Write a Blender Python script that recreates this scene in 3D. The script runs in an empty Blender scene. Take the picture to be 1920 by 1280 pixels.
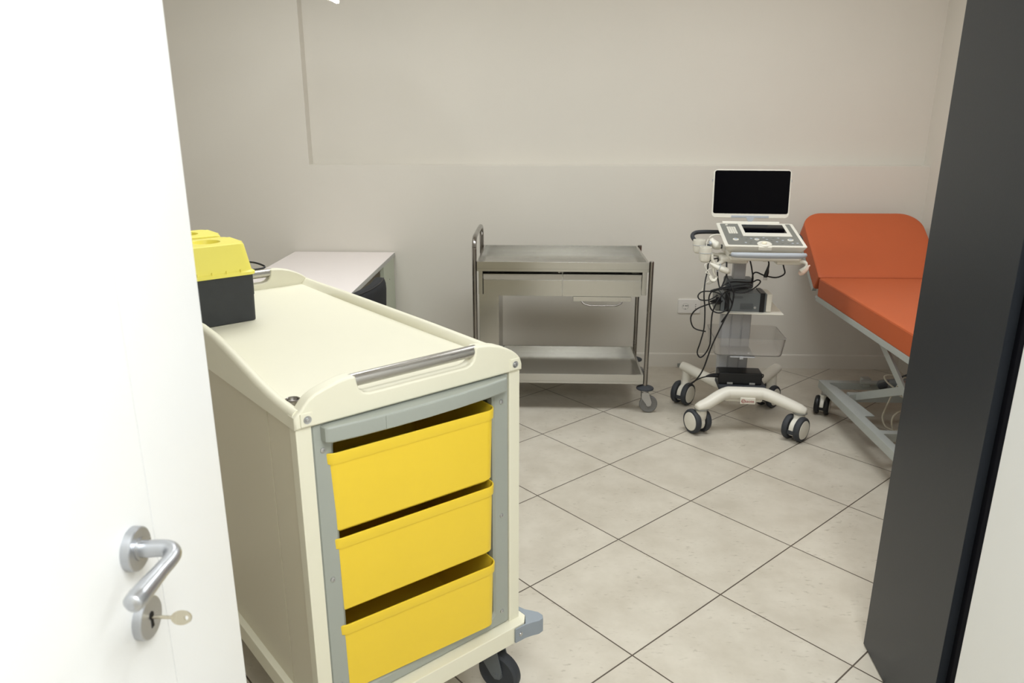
import bpy, bmesh, math, random
from math import sin, cos, pi, radians
from mathutils import Vector, Matrix

random.seed(7)
C = bpy.context.scene.collection
SC = bpy.context.scene

# ------------------------------------------------------------------ camera, light, exposure
cam_d = bpy.data.cameras.new('camera')
cam = bpy.data.objects.new('camera', cam_d)
C.objects.link(cam)
cam.location = (0, 0, 1.5394)
cam.rotation_euler = (radians(90 - 16.875), 0, radians(2.193))
cam_d.sensor_width = 36
cam_d.lens = 1412 / 1920 * 36
cam_d.clip_start = 0.02
cam_d.dof.use_dof = True
cam_d.dof.focus_distance = 2.4
cam_d.dof.aperture_fstop = 7.1
SC.camera = cam

w = bpy.data.worlds.new('world')
SC.world = w
w.use_nodes = True
w.node_tree.nodes['Background'].inputs[0].default_value = (1, .98, .95, 1)
w.node_tree.nodes['Background'].inputs[1].default_value = 0.05

SC.view_settings.view_transform = 'Standard'
SC.view_settings.look = 'None'
SC.view_settings.exposure = 0.0
SC.view_settings.gamma = 1.0


def area(name, loc, size, energy, color, rot=(0, 0, 0), spread=180):
    l = bpy.data.lights.new(name, 'AREA')
    l.shape = 'RECTANGLE'
    l.size, l.size_y = size
    l.energy = energy
    l.color = color
    l.spread = radians(spread)
    o = bpy.data.objects.new(name, l)
    o.location = loc
    o.rotation_euler = rot
    C.objects.link(o)
    return o


WARM = (.955, 1.0, 1.025)
area('corridor_overhead_light', (.42, .10, 2.70), (.6, 1.2), 42, WARM)
area('corridor_overhead_light', (.25, -1.25, 2.70), (.6, 1.2), 13, WARM)  # added fill, unseen behind the camera, brightens the trolley's reflections and the door
area('room_ceiling_lamp', (-.95, 2.95, 2.70), (1.2, .6), 26, WARM)
area('room_ceiling_lamp', (1.05, 2.95, 2.70), (1.2, .6), 28, WARM)


# ------------------------------------------------------------------ materials
def lin(c):
    return tuple(((v / 255) / 12.92 if v / 255 <= .04045 else (((v / 255) + .055) / 1.055) ** 2.4) for v in c)


MATS = {}


def mat(name, rgb, rough=.5, metal=0., var=0., scale=8., bump=0., bscale=60., coat=0., spec=.5, trans=0., ior=1.45, stretch=None, rvar=0.):
    """plain surface with a little procedural unevenness of colour, gloss and relief"""
    if name in MATS:
        return MATS[name]
    m = bpy.data.materials.new(name)
    m.use_nodes = True
    nt = m.node_tree
    b = nt.nodes['Principled BSDF']
    col = lin(rgb)
    b.inputs['Base Color'].default_value = (*col, 1)
    b.inputs['Roughness'].default_value = rough
    b.inputs['Metallic'].default_value = metal
    b.inputs['Coat Weight'].default_value = coat
    b.inputs['Coat Roughness'].default_value = .08
    b.inputs['Specular IOR Level'].default_value = spec
    b.inputs['Transmission Weight'].default_value = trans
    b.inputs['IOR'].default_value = ior
    tc = nt.nodes.new('ShaderNodeTexCoord')
    vec = tc.outputs['Object']
    if stretch:
        mp = nt.nodes.new('ShaderNodeMapping')
        mp.inputs['Scale'].default_value = stretch
        nt.links.new(vec, mp.inputs['Vector'])
        vec = mp.outputs['Vector']
    if var > 0 or rvar > 0:
        n = nt.nodes.new('ShaderNodeTexNoise')
        n.inputs['Scale'].default_value = scale
        n.inputs['Detail'].default_value = 5
        nt.links.new(vec, n.inputs['Vector'])
        if var > 0:
            mx = nt.nodes.new('ShaderNodeMix')
            mx.data_type = 'RGBA'
            mx.inputs['A'].default_value = (*[c * (1 - var) for c in col], 1)
            mx.inputs['B'].default_value = (*[min(1, c * (1 + var)) for c in col], 1)
            nt.links.new(n.outputs['Fac'], mx.inputs['Factor'])
            nt.links.new(mx.outputs['Result'], b.inputs['Base Color'])
        if rvar > 0:
            mr = nt.nodes.new('ShaderNodeMapRange')
            mr.inputs['From Min'].default_value = .3
            mr.inputs['From Max'].default_value = .7
            mr.inputs['To Min'].default_value = max(.02, rough - rvar)
            mr.inputs['To Max'].default_value = rough + rvar
            nt.links.new(n.outputs['Fac'], mr.inputs['Value'])
            nt.links.new(mr.outputs['Result'], b.inputs['Roughness'])
    if bump > 0:
        n2 = nt.nodes.new('ShaderNodeTexNoise')
        n2.inputs['Scale'].default_value = bscale
        n2.inputs['Detail'].default_value = 4
        nt.links.new(vec, n2.inputs['Vector'])
        bp = nt.nodes.new('ShaderNodeBump')
        bp.inputs['Strength'].default_value = bump
        bp.inputs['Distance'].default_value = .002
        nt.links.new(n2.outputs['Fac'], bp.inputs['Height'])
        nt.links.new(bp.outputs['Normal'], b.inputs['Normal'])
    MATS[name] = m
    return m


def tile_material():
    m = bpy.data.materials.new('floor_tile')
    m.use_nodes = True
    nt = m.node_tree
    N, Lk = nt.nodes, nt.links
    b = N['Principled BSDF']

    def math_(op, a, bb=None, cl=False):
        n = N.new('ShaderNodeMath')
        n.operation = op
        n.use_clamp = cl
        for i, v in enumerate((a, bb)):
            if v is None:
                continue
            if isinstance(v, (int, float)):
                n.inputs[i].default_value = v
            else:
                Lk.new(v, n.inputs[i])
        return n.outputs[0]
    tc = N.new('ShaderNodeTexCoord')
    ang, S, ox, oy = radians(46.879), 1 / .45, .040, 4.117
    mp = N.new('ShaderNodeMapping')
    mp.inputs['Scale'].default_value = (S, S, S)
    mp.inputs['Rotation'].default_value = (0, 0, ang)
    X, Y = S * ox, S * oy
    mp.inputs['Location'].default_value = (-(X * cos(ang) - Y * sin(ang)), -(X * sin(ang) + Y * cos(ang)), 0)
    Lk.new(tc.outputs['Object'], mp.inputs['Vector'])
    sp = N.new('ShaderNodeSeparateXYZ')
    Lk.new(mp.outputs['Vector'], sp.inputs[0])
    ds = []
    for k in 'XY':
        f = math_('FRACT', math_('ADD', sp.outputs[k], 100.5))
        ds.append(math_('ABSOLUTE', math_('SUBTRACT', f, .5)))
    d = math_('MINIMUM', ds[0], ds[1])
    grout = math_('LESS_THAN', d, .0052)
    # one tone per tile
    cell = N.new('ShaderNodeCombineXYZ')
    for i, k in enumerate('XY'):
        Lk.new(math_('FLOOR', math_('ADD', sp.outputs[k], 100.0)), cell.inputs[i])
    wn = N.new('ShaderNodeTexWhiteNoise')
    Lk.new(cell.outputs[0], wn.inputs['Vector'])
    # cloudy stone + fine dark flecks
    off = N.new('ShaderNodeVectorMath')
    off.operation = 'MULTIPLY_ADD'
    Lk.new(wn.outputs['Color'], off.inputs[0])
    off.inputs[1].default_value = (7, 7, 7)
    Lk.new(tc.outputs['Object'], off.inputs[2])
    n1 = N.new('ShaderNodeTexNoise')
    n1.inputs['Scale'].default_value = 7
    n1.inputs['Detail'].default_value = 7
    n1.inputs['Roughness'].default_value = .62
    Lk.new(off.outputs[0], n1.inputs['Vector'])
    cr = N.new('ShaderNodeValToRGB')
    cr.color_ramp.elements[0].position = .30
    cr.color_ramp.elements[0].color = (*lin((190, 182, 167)), 1)
    cr.color_ramp.elements[1].position = .66
    cr.color_ramp.elements[1].color = (*lin((205, 198, 184)), 1)
    Lk.new(n1.outputs['Fac'], cr.inputs[0])
    mp2 = N.new('ShaderNodeMapping')
    mp2.inputs['Scale'].default_value = (38, 95, 1)
    mp2.inputs['Rotation'].default_value = (0, 0, .25)
    Lk.new(off.outputs[0], mp2.inputs['Vector'])
    n2 = N.new('ShaderNodeTexNoise')
    n2.inputs['Scale'].default_value = 1
    n2.inputs['Detail'].default_value = 3
    Lk.new(mp2.outputs[0], n2.inputs['Vector'])
    mask = N.new('ShaderNodeTexNoise')
    mask.inputs['Scale'].default_value = 11
    Lk.new(off.outputs[0], mask.inputs['Vector'])
    fl = math_('MULTIPLY', math_('MULTIPLY', math_('SUBTRACT', n2.outputs['Fac'], .60), 9., True), math_('MULTIPLY', math_('SUBTRACT', mask.outputs['Fac'], .45), 6., True))
    mx0 = N.new('ShaderNodeMix')
    mx0.data_type = 'RGBA'
    Lk.new(math_('MULTIPLY', fl, .38), mx0.inputs['Factor'])
    Lk.new(cr.outputs[0], mx0.inputs['A'])
    mx0.inputs['B'].default_value = (*lin((120, 108, 90)), 1)
    mx = N.new('ShaderNodeMix')
    mx.data_type = 'RGBA'
    Lk.new(grout, mx.inputs['Factor'])
    Lk.new(mx0.outputs['Result'], mx.inputs['A'])
    mx.inputs['B'].default_value = (*lin((88, 78, 68)), 1)
    Lk.new(mx.outputs['Result'], b.inputs['Base Color'])
    rr_ = N.new('ShaderNodeMapRange')
    rr_.inputs['To Min'].default_value = .26
    rr_.inputs['To Max'].default_value = .42
    Lk.new(n1.outputs['Fac'], rr_.inputs['Value'])
    Lk.new(rr_.outputs['Result'], b.inputs['Roughness'])
    b.inputs['Specular IOR Level'].default_value = .45
    bp = N.new('ShaderNodeBump')
    bp.inputs['Strength'].default_value = .5
    bp.inputs['Distance'].default_value = .0015
    Lk.new(math_('SUBTRACT', math_('MULTIPLY', n1.outputs['Fac'], .12), grout), bp.inputs['Height'])
    Lk.new(bp.outputs['Normal'], b.inputs['Normal'])
    return m


def emit(name, rgb, strength):
    m = bpy.data.materials.new(name)
    m.use_nodes = True
    b = m.node_tree.nodes['Principled BSDF']
    b.inputs['Base Color'].default_value = (*lin(rgb), 1)
    b.inputs['Emission Color'].default_value = (*lin(rgb), 1)
    b.inputs['Emission Strength'].default_value = strength
    return m


M = dict(
    wall=mat('wall_paint', (222, 217, 207), .75, var=.02, scale=3, bump=.12, bscale=180),
    ceil=mat('ceiling_paint', (232, 228, 218), .85, var=.01),
    base=mat('baseboard_paint', (222, 217, 207), .5, var=.02),
    door=mat('white_door_laminate', (234, 234, 233), .42, var=.008, scale=2),
    lacq=mat('glossy_white_lacquer', (226, 227, 226), .14, var=.01, coat=.3),
    char=mat('charcoal_laminate', (40, 43, 48), .38, var=.05, scale=4, bump=.06, bscale=300),
    shadescuff=mat('frame_shade_and_scuff_black', (7, 8, 16), .8, var=.1, spec=.12),  # shade of the frame recess put into the colour; scuff mark shares it
    alu=mat('satin_aluminium', (186, 188, 192), .32, .9, rvar=.06, scale=30),
    keym=mat('nickel_key', (200, 192, 172), .25, 1., rvar=.08, scale=40),
    black=mat('black_plastic', (18, 19, 22), .4, var=.15, scale=20),
    hole=mat('keyhole_dark', (8, 8, 12), .7, var=.1),
    cream=mat('cream_plastic', (228, 224, 203), .5, var=.018, scale=6, bump=.05, bscale=220),
    creamside=mat('cream_side_panel', (214, 207, 184), .30, var=.02, scale=4, bump=.05, bscale=120),
    greyp=mat('grey_green_plastic', (159, 163, 155), .42, var=.03, scale=10, bump=.05, bscale=160),
    yellow=mat('yellow_drawer_plastic', (238, 204, 56), .34, var=.03, scale=5, bump=.03, bscale=90),
    yellow2=mat('pale_yellow_lid_plastic', (246, 234, 110), .38, var=.025, scale=9, bump=.05, bscale=120),
    dark=mat('dark_grey_box_plastic', (52, 54, 56), .55, var=.12, scale=40, bump=.15, bscale=240),
    bar=mat('brushed_steel_bar', (186, 183, 178), .30, 1., rvar=.04, scale=16, stretch=(1, 12, 12)),
    steel=mat('stainless_steel', (186, 185, 181), .20, 1., var=.02, scale=2.2, rvar=.02, stretch=(1.2, 2.5, 2.5)),
    tube=mat('stainless_tube', (150, 146, 142), .22, 1., var=.08, scale=12, rvar=.08),
    rubber=mat('grey_rubber', (122, 121, 119), .7, var=.08, scale=30),
    drubber=mat('dark_rubber', (54, 57, 62), .62, var=.1, scale=30),
    zinc=mat('zinc_plated_steel', (186, 186, 186), .38, .8, rvar=.1, scale=40),
    green=mat('dark_green_brake_plastic', (26, 62, 54), .5, var=.1, scale=30),
    bumper=mat('blue_grey_bumper_plastic', (142, 150, 158), .5, var=.04, scale=20),
    uswhite=mat('white_equipment_plastic', (226, 222, 210), .38, var=.015, scale=8),
    usgrey=mat('grey_console_plastic', (124, 124, 118), .45, var=.05, scale=30),
    usbar=mat('light_blue_grey_handle', (172, 177, 184), .4, var=.03, scale=10),
    column=mat('anodised_column', (182, 183, 186), .42, .05, var=.03, scale=6, stretch=(6, 6, 1)),
    greymetal=mat('grey_painted_metal', (108, 113, 116), .45, .3, var=.06, scale=14),
    screen=mat('black_screen_glass', (3, 3, 7), .12, var=.1, scale=3, spec=.12),
    clear=mat('clear_tray_plastic', (240, 238, 236), .12, var=.01, trans=.88, ior=1.30),
    orange=mat('orange_vinyl', (190, 92, 50), .55, var=.03, scale=9, bump=.18, bscale=420),
    couchmetal=mat('light_grey_painted_steel', (176, 180, 176), .42, .1, var=.03, scale=9),
    desk=mat('white_desk_laminate', (244, 236, 233), .4, var=.012, scale=5),
    deskedge=mat('grey_desk_edge', (190, 190, 186), .5, var=.02),
    deskleg=mat('pale_green_grey_panel', (196, 202, 184), .45, var=.03, scale=10),
    fabric=mat('black_chair_fabric', (36, 37, 40), .9, var=.25, scale=90, bump=.4, bscale=500),
    cable=mat('black_cable_rubber', (14, 14, 18), .45, var=.1),
    wcable=mat('white_cable_rubber', (222, 218, 206), .5, var=.03),
    bcable=mat('beige_cable_rubber', (196, 190, 172), .5, var=.03),
    socketw=mat('white_socket_plastic', (232, 228, 222), .35, var=.01),
    pink=mat('pinkish_white_plastic', (226, 200, 184), .45, var=.03, scale=20),
    red=mat('dark_red_print', (150, 32, 44), .5, var=.05),
    led=emit('led_strip', (255, 250, 240), 22),
    tile=tile_material(),
)


# ------------------------------------------------------------------ mesh helpers
class MB:
    def __init__(self):
        self.bm = bmesh.new()

    def merge(self, bm, mtx=None, smooth=True):
        for f in bm.faces:
            f.smooth = smooth
        if mtx is not None:
            bmesh.ops.transform(bm, matrix=mtx, verts=bm.verts)
        me = bpy.data.meshes.new('tmp')
        bm.to_mesh(me)
        bm.free()
        self.bm.from_mesh(me)
        bpy.data.meshes.remove(me)
        return self

    def box(self, x0, x1, y0, y1, z0, z1, bev=.003, seg=2, mtx=None):
        bm = bmesh.new()
        bmesh.ops.create_cube(bm, size=1)
        for v in bm.verts:
            v.co = Vector((x0 if v.co.x < 0 else x1, y0 if v.co.y < 0 else y1, z0 if v.co.z < 0 else z1))
        if bev > 0:
            bev = min(bev, .49 * min(abs(x1 - x0), abs(y1 - y0), abs(z1 - z0)))
            bmesh.ops.bevel(bm, geom=list(bm.edges), offset=bev, segments=seg, profile=.5, affect='EDGES', clamp_overlap=True)
        return self.merge(bm, mtx, bev >= .006)

    def prism(self, poly, h0, h1, axis='z', bev=0., seg=2, mtx=None):
        """poly: list of 2D points; extruded along axis from h0 to h1"""
        bm = bmesh.new()
        def P(a, b, h):
            return {'z': (a, b, h), 'y': (a, h, b), 'x': (h, a, b)}[axis]
        lo = [bm.verts.new(P(a, b, h0)) for a, b in poly]
        hi = [bm.verts.new(P(a, b, h1)) for a, b in poly]
        n = len(poly)
        bm.faces.new(lo[::-1])
        bm.faces.new(hi)
        for i in range(n):
            bm.faces.new((lo[i], lo[(i + 1) % n], hi[(i + 1) % n], hi[i]))
        bmesh.ops.recalc_face_normals(bm, faces=bm.faces)
        if bev > 0:
            caps = [e for e in bm.edges if len([f for f in e.link_faces if len(f.verts) == n and n > 4]) == 1 or n <= 4]
            bmesh.ops.bevel(bm, geom=caps, offset=bev, segments=seg, profile=.5, affect='EDGES', clamp_overlap=True)
        return self.merge(bm, mtx, bev > 0 and n > 8)

    def loft(self, rings, cap0=True, cap1=True, closed=True, mtx=None, wrap=False):
        bm = bmesh.new()
        R = [[bm.verts.new(p) for p in r] for r in rings]
        n = len(R[0])
        for a, b in zip(R, R[1:] + ([R[0]] if wrap else [])):
            for i in range(n if closed else n - 1):
                j = (i + 1) % n
                bm.faces.new((a[i], a[j], b[j], b[i]))
        if cap0:
            bm.faces.new(R[0][::-1])
        if cap1:
            bm.faces.new(R[-1])
        bmesh.ops.recalc_face_normals(bm, faces=bm.faces)
        return self.merge(bm, mtx)

    def lathe(self, prof, seg=32, mtx=None):
        """prof: (radius, height) about z"""
        rings = [[(r * cos(2 * pi * k / seg), r * sin(2 * pi * k / seg), z) for k in range(seg)] for r, z in prof]
        return self.loft(rings, mtx=mtx)

    def cyl(self, p, q, r, r2=None, seg=20, bev=.0):
        p, q = Vector(p), Vector(q)
        h = (q - p).length
        r2 = r if r2 is None else r2
        if bev > 0:
            prof = [(r - bev, 0), (r, bev), (r2, h - bev), (r2 - bev, h)]
        else:
            prof = [(r, 0), (r2, h)]
        m = Matrix.Translation(p) @ (q - p).to_track_quat('Z', 'Y').to_matrix().to_4x4()
        return self.lathe(prof, seg, m)

    def tube(self, pts, r, seg=10, smooth=6, closed=False, flat=1.0, mtx=None):
        """round bar swept along a smooth curve through pts; r may be one radius or one per point"""
        P = [Vector(p) for p in pts]
        rs = [r] * len(P) if isinstance(r, (int, float)) else list(r)
        if smooth > 1:
            Q, RQ = [], []
            n = len(P)
            rng = range(n) if closed else range(n - 1)
            for i in rng:
                if closed:
                    a, b, c, d = P[(i - 1) % n], P[i], P[(i + 1) % n], P[(i + 2) % n]
                    r1, r2 = rs[i], rs[(i + 1) % n]
                else:
                    b, c = P[i], P[i + 1]
                    a = P[i - 1] if i > 0 else b + (b - c)
                    d = P[i + 2] if i + 2 < n else c + (c - b)
                    r1, r2 = rs[i], rs[i + 1]
                for k in range(smooth):
                    t = k / smooth
                    Q.append(.5 * ((2 * b) + (c - a) * t + (2 * a - 5 * b + 4 * c - d) * t * t + (3 * b - a - 3 * c + d) * t ** 3))
                    RQ.append(r1 + (r2 - r1) * t)
            if not closed:
                Q.append(P[-1])
                RQ.append(rs[-1])
            P, rs = Q, RQ
        n = len(P)
        rings = []
        t0 = (P[1] - P[0]).normalized()
        ref = Vector((0, 0, 1)) if abs(t0.z) < .9 else Vector((1, 0, 0))
        nrm = (ref - t0 * ref.dot(t0)).normalized()
        for i in range(n):
            if closed:
                t = (P[(i + 1) % n] - P[i - 1]).normalized()
            else:
                t = (P[min(i + 1, n - 1)] - P[max(i - 1, 0)]).normalized()
            nrm = (nrm - t * nrm.dot(t)).normalized()
            bn = t.cross(nrm)
            rings.append([P[i] + (nrm * cos(2 * pi * k / seg) * flat + bn * sin(2 * pi * k / seg)) * rs[i] for k in range(seg)])
        if closed:
            return self.loft(rings, False, False, mtx=mtx, wrap=True)
        return self.loft(rings, mtx=mtx)

    def build(self, name, material, parent=None, loc=None, rot=None, sharp=35):
        me = bpy.data.meshes.new(name)
        self.bm.to_mesh(me)
        self.bm.free()
        me.materials.append(material)
        me.update()
        me.set_sharp_from_angle(angle=radians(sharp))
        o = bpy.data.objects.new(name, me)
        C.objects.link(o)
        if any(p.use_smooth for p in me.polygons):
            wn = o.modifiers.new('weighted_normal', 'WEIGHTED_NORMAL')
            wn.keep_sharp = True
        if parent:
            o.parent = parent
        if loc:
            o.location = loc
        if rot:
            o.rotation_euler = rot
        return o


def rr(wd, dp, r, z, n=48, cx=0., cy=0.):
    """rounded rectangle ring"""
    out = []
    q = n // 4
    for c, (sx, sy) in enumerate(((1, 1), (-1, 1), (-1, -1), (1, -1))):
        for k in range(q):
            a = pi / 2 * (c + k / (q - 1))
            out.append((cx + sx * (wd / 2 - r) + r * cos(a), cy + sy * (dp / 2 - r) + r * sin(a), z))
    return out


def circ(r, z, n=48, cx=0., cy=0.):
    out = []
    q = n // 4
    for c in range(4):
        for k in range(q):
            a = pi / 2 * (c + (k + .5) / q)
            out.append((cx + r * cos(a), cy + r * sin(a), z))
    return out


def thing(name, label, cat, loc=(0, 0, 0), rz=0., group=None):
    o = bpy.data.objects.new(name, None)
    o.empty_display_size = .1
    C.objects.link(o)
    o.location = loc
    o.rotation_euler = (0, 0, rz)
    o['label'] = label
    o['category'] = cat
    if group:
        o['group'] = group
    return o


def tag(o, label, cat, group=None):
    o['label'] = label
    o['category'] = cat
    if group:
        o['group'] = group
    return o


def struct(o, label=None, cat='wall'):
    o['kind'] = 'structure'
    o['label'] = label or o.name
    o['category'] = cat
    return o


def copy_part(o, parent, loc, rz=None):
    c = o.copy()
    C.objects.link(c)
    c.parent = parent
    c.location = loc
    if rz is not None:
        c.rotation_euler = (0, 0, rz)
    for ch in list(o.children):
        d = ch.copy()
        C.objects.link(d)
        d.parent = c
    return c


# ------------------------------------------------------------------ room shell
YW, NB, LEDGE, XN, XR, XL, ZC = 4.57, 4.652, 1.243, -1.39, 2.258, -2.7, 2.75
b = MB()
b.box(XL - .1, XR + .1, -2.1, NB + .1, -.1, 0, 0)
struct(b.build('floor', M['tile']), 'beige stone-look tile floor laid diagonally with dark thin grout', 'floor')
b = MB()
b.box(XL - .1, XR + .1, -2.1, NB + .1, ZC, ZC + .1, 0)
struct(b.build('ceiling', M['ceil']), 'plain white ceiling over the room', 'ceiling')
# back wall: lower part and left part stand 8 cm proud of the recessed upper field
b = MB()
b.box(XL - .1, XR + .1, NB, NB + .1, 0, ZC, 0)
b.prism([(XL - .1, 0), (XR + .1, 0), (XR + .1, LEDGE), (XN, LEDGE), (XN, ZC), (XL - .1, ZC)], YW, NB + .001, 'y', .004)
struct(b.build('wall_back', M['wall']), 'off-white back wall with a shallow recessed upper field and ledge', 'wall')
b = MB()
b.box(XR, XR + .1, -2, NB + .1, 0, ZC, 0)
struct(b.build('wall_right', M['wall']), 'off-white right wall behind the orange couch', 'wall')
b = MB()
b.box(XL - .1, XL, -2, NB + .1, 0, ZC, 0)
struct(b.build('wall_left', M['wall']), 'off-white left wall of the room', 'wall')
b = MB()
b.box(XL, -.60, .90, .99, 0, ZC, 0)
b.box(1.03, XR, 1.42, 1.52, 0, ZC, 0)
b.box(-.60, 1.03, .90, .99, 2.25, ZC, 0)
struct(b.build('wall_front', M['wall']), 'off-white partition around the doorway', 'wall')
b = MB()
b.box(-.58, -.477, -2, -.10, 0, ZC, 0)
b.box(-.58, -.477, -.10, .90, 2.18, ZC, 0)
struct(b.build('wall_corridor', M['wall']), 'off-white corridor wall beside the camera', 'wall')
b = MB()
b.box(XL, XR, -2.1, -2, 0, ZC, 0)
struct(b.build('wall_rear', M['wall']), 'off-white wall at the end of the corridor', 'wall')
# baseboards
b = MB()
prof = [(YW - .014, 0), (YW - .014, .076), (YW - .011, .086), (YW - .004, .089), (YW + .001, .089), (YW + .001, 0)]
b.prism(prof, XL, XR - .012, 'x')
struct(b.build('baseboard_back', M['base']), 'low off-white baseboard along the back wall', 'baseboard')
b = MB()
b.prism([(XR - .014, 0), (XR - .014, .076), (XR - .011, .086), (XR - .004, .089), (XR + .001, .089), (XR + .001, 0)], 1.52, YW, 'y')
struct(b.build('baseboard_right', M['base']), 'low off-white baseboard along the right wall', 'baseboard')

# ------------------------------------------------------------------ white door at the left, with its post
XD = -.474
b = MB()
b.box(XD - .045, XD, -.09, .8052, .006, 2.16, .0006)
door = struct(b.build('door_1', M['door']), 'white laminate door at the left with a satin lever handle', 'door')
RX = Matrix.Translation((XD, .755, 1.052)) @ Matrix.Rotation(pi / 2, 4, 'Y')
b = MB()
b.lathe([(.0262, -.001), (.0262, .007), (.0258, .0095), (.0245, .0105), (.0135, .0105), (.0130, .0085), (.004, .0085)], 48, RX)
rose = b.build('handle_rose', M['alu'], door)
b = MB()
b.lathe([(.0131, .0085), (.0131, .012), (.0105, .0125)], 32, RX)
b.build('handle_collar', M['zinc'], rose)
b = MB()
b.tube([(XD + .009, .755, 1.052), (XD + .022, .755, 1.0525), (XD + .036, .7552, 1.0535), (XD + .047, .753, 1.0535), (XD + .0545, .7445, 1.0530), (XD + .0565, .732, 1.0525), (XD + .0555, .712, 1.052), (XD + .0545, .690, 1.051), (XD + .0535, .668, 1.050), (XD + .053, .656, 1.0497), (XD + .0528, .6515, 1.0496)],
       [.0102, .0102, .0101, .0098, .0093, .0088, .0090, .0104, .0116, .0104, .004], 20, 6)
lever = b.build('door_handle', M['alu'], door)
b = MB()
b.cyl((XD + .020, .7645, 1.046), (XD + .020, .7660, 1.0452), .0022, seg=12)
b.build('grub_screw', M['zinc'], lever)
RK = Matrix.Translation((XD, .755, .957)) @ Matrix.Rotation(pi / 2, 4, 'Y')
b = MB()
b.lathe([(.0262, -.001), (.0262, .007), (.0258, .0095), (.0245, .0105), (.0, .0105)], 48, RK)
ks = b.build('keyhole_rose', M['alu'], door)
b = MB()
b.lathe([(.0052, .0100), (.0052, .0109), (.0, .0109)], 24, Matrix.Translation((0, 0, .0035)) @ RK)
b.prism([(.755 - .0022, .957 + .002), (.755 + .0022, .957 + .002), (.755 + .0032, .957 - .0125), (.755 - .0032, .957 - .0125)], XD + .010, XD + .0109, 'x')
b.build('keyhole', M['hole'], ks)
# key standing in the lock
b = MB()
b.cyl((XD + .006, .755, .9585), (XD + .036, .755, .9585), .0021, seg=14)
key = tag(b.build('key', M['keym']), 'small nickel key sticking out of the keyhole below the lever handle', 'key')
rng_o = [(XD + .047 + .0125 * cos(t), .755, .9585 + .0085 * sin(t)) for t in [2 * pi * k / 28 for k in range(28)]]
b = MB()
pb = []
for k in range(28):
    t = 2 * pi * k / 28
    pb.append((.0125 * cos(t), .0085 * sin(t)))
inn = [(.0065 + .0026 * cos(2 * pi * k / 28), .0026 * sin(2 * pi * k / 28)) for k in range(28)]
T = Matrix.Translation((XD + .047, .755, .9585)) @ Matrix.Rotation(radians(62), 4, 'X')
b.loft([[(x, y, -.0011) for x, y in inn], [(x, y, -.0011) for x, y in pb], [(x, y, .0011) for x, y in pb], [(x, y, .0011) for x, y in inn], [(x, y, -.0011) for x, y in inn]], False, False, mtx=T)
b.build('key_bow', M['keym'], key)
# fixed white post next to the leaf
b = MB()
b.box(-.60, XD, .8062, 1.003, 0, 2.25, .0006)
struct(b.build('trim_1', M['door']), 'white fixed post panel between the white door and the room', 'door post')

# ------------------------------------------------------------------ charcoal leaf at the right, its frame with shade painted black, glossy white panel
b = MB()
A = Vector((.989, 1.955))
u_ = Vector((-.0601, -.9982))
n_ = Vector((.9982, -.0601))
P2 = lambda s, o: tuple(A + u_ * s + n_ * o)
b.prism([P2(0, 0), P2(.419, 0), P2(.419, .045), P2(0, .045)], .004, 2.2, 'z', .0012)
struct(b.build('door_2', M['char']), 'narrow charcoal grey door leaf standing open at the right', 'door')
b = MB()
b.prism([P2(.421, .020), P2(.466, .020), P2(.466, .060), P2(.421, .060)], 0, 2.2, 'z', .0008)  # shallow recess, its shadow painted in as near-black
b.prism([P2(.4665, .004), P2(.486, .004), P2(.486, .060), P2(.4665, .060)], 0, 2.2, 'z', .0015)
struct(b.build('trim_2', M['shadescuff']), 'door frame strip beside the charcoal leaf, its shade painted black', 'door frame')
b = MB()
b.box(.962, 1.04, -2, 1.4685, 0, ZC, .0015)
side = struct(b.build('wall_passage', M['lacq']), 'glossy white lacquered panel at the far right edge', 'wall panel')
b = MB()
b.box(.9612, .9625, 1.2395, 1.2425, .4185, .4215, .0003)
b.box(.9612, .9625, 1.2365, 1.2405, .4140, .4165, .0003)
b.build('scuff_mark', M['shadescuff'], side)

# ------------------------------------------------------------------ linear lamp
lamp = thing('pendant_lamp', 'slim linear lamp glowing near the top of the recessed back wall', 'lamp', (-1.04, 3.5, 2.06))
b = MB()
b.box(-.028, .028, -.55, .55, .012, .05, .003)
b.build('lamp_housing', M['uswhite'], lamp)
b = MB()
b.box(.006, .022, -.548, .548, .002, .012, .002)
b.build('lamp_diffuser', M['led'], lamp)
for yy in (-.4, .4):
    b = MB()
    b.cyl((0, yy, .05), (0, yy, ZC - 2.06), .0015, seg=8)
    b.build('suspension_wire', M['zinc'], lamp)

# ------------------------------------------------------------------ drawer cart
CW, CL, CTH = .588, 1.20, radians(42)
CO = Vector((-.4786, 1.3484, 0))
RC = Matrix.Rotation(CTH, 3, 'Z')
cart = thing('drawer_cart', 'cream hospital cart with three yellow open drawers facing the doorway', 'medical cart', CO + RC @ Vector((CW / 2, CL / 2, 0)), CTH)
OFF = (-CW / 2, -CL / 2, 0)


def cpt(x, y, z):                       # a point of the cart's own corner frame in the world
    return CO + RC @ Vector((x, y, z))


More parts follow.
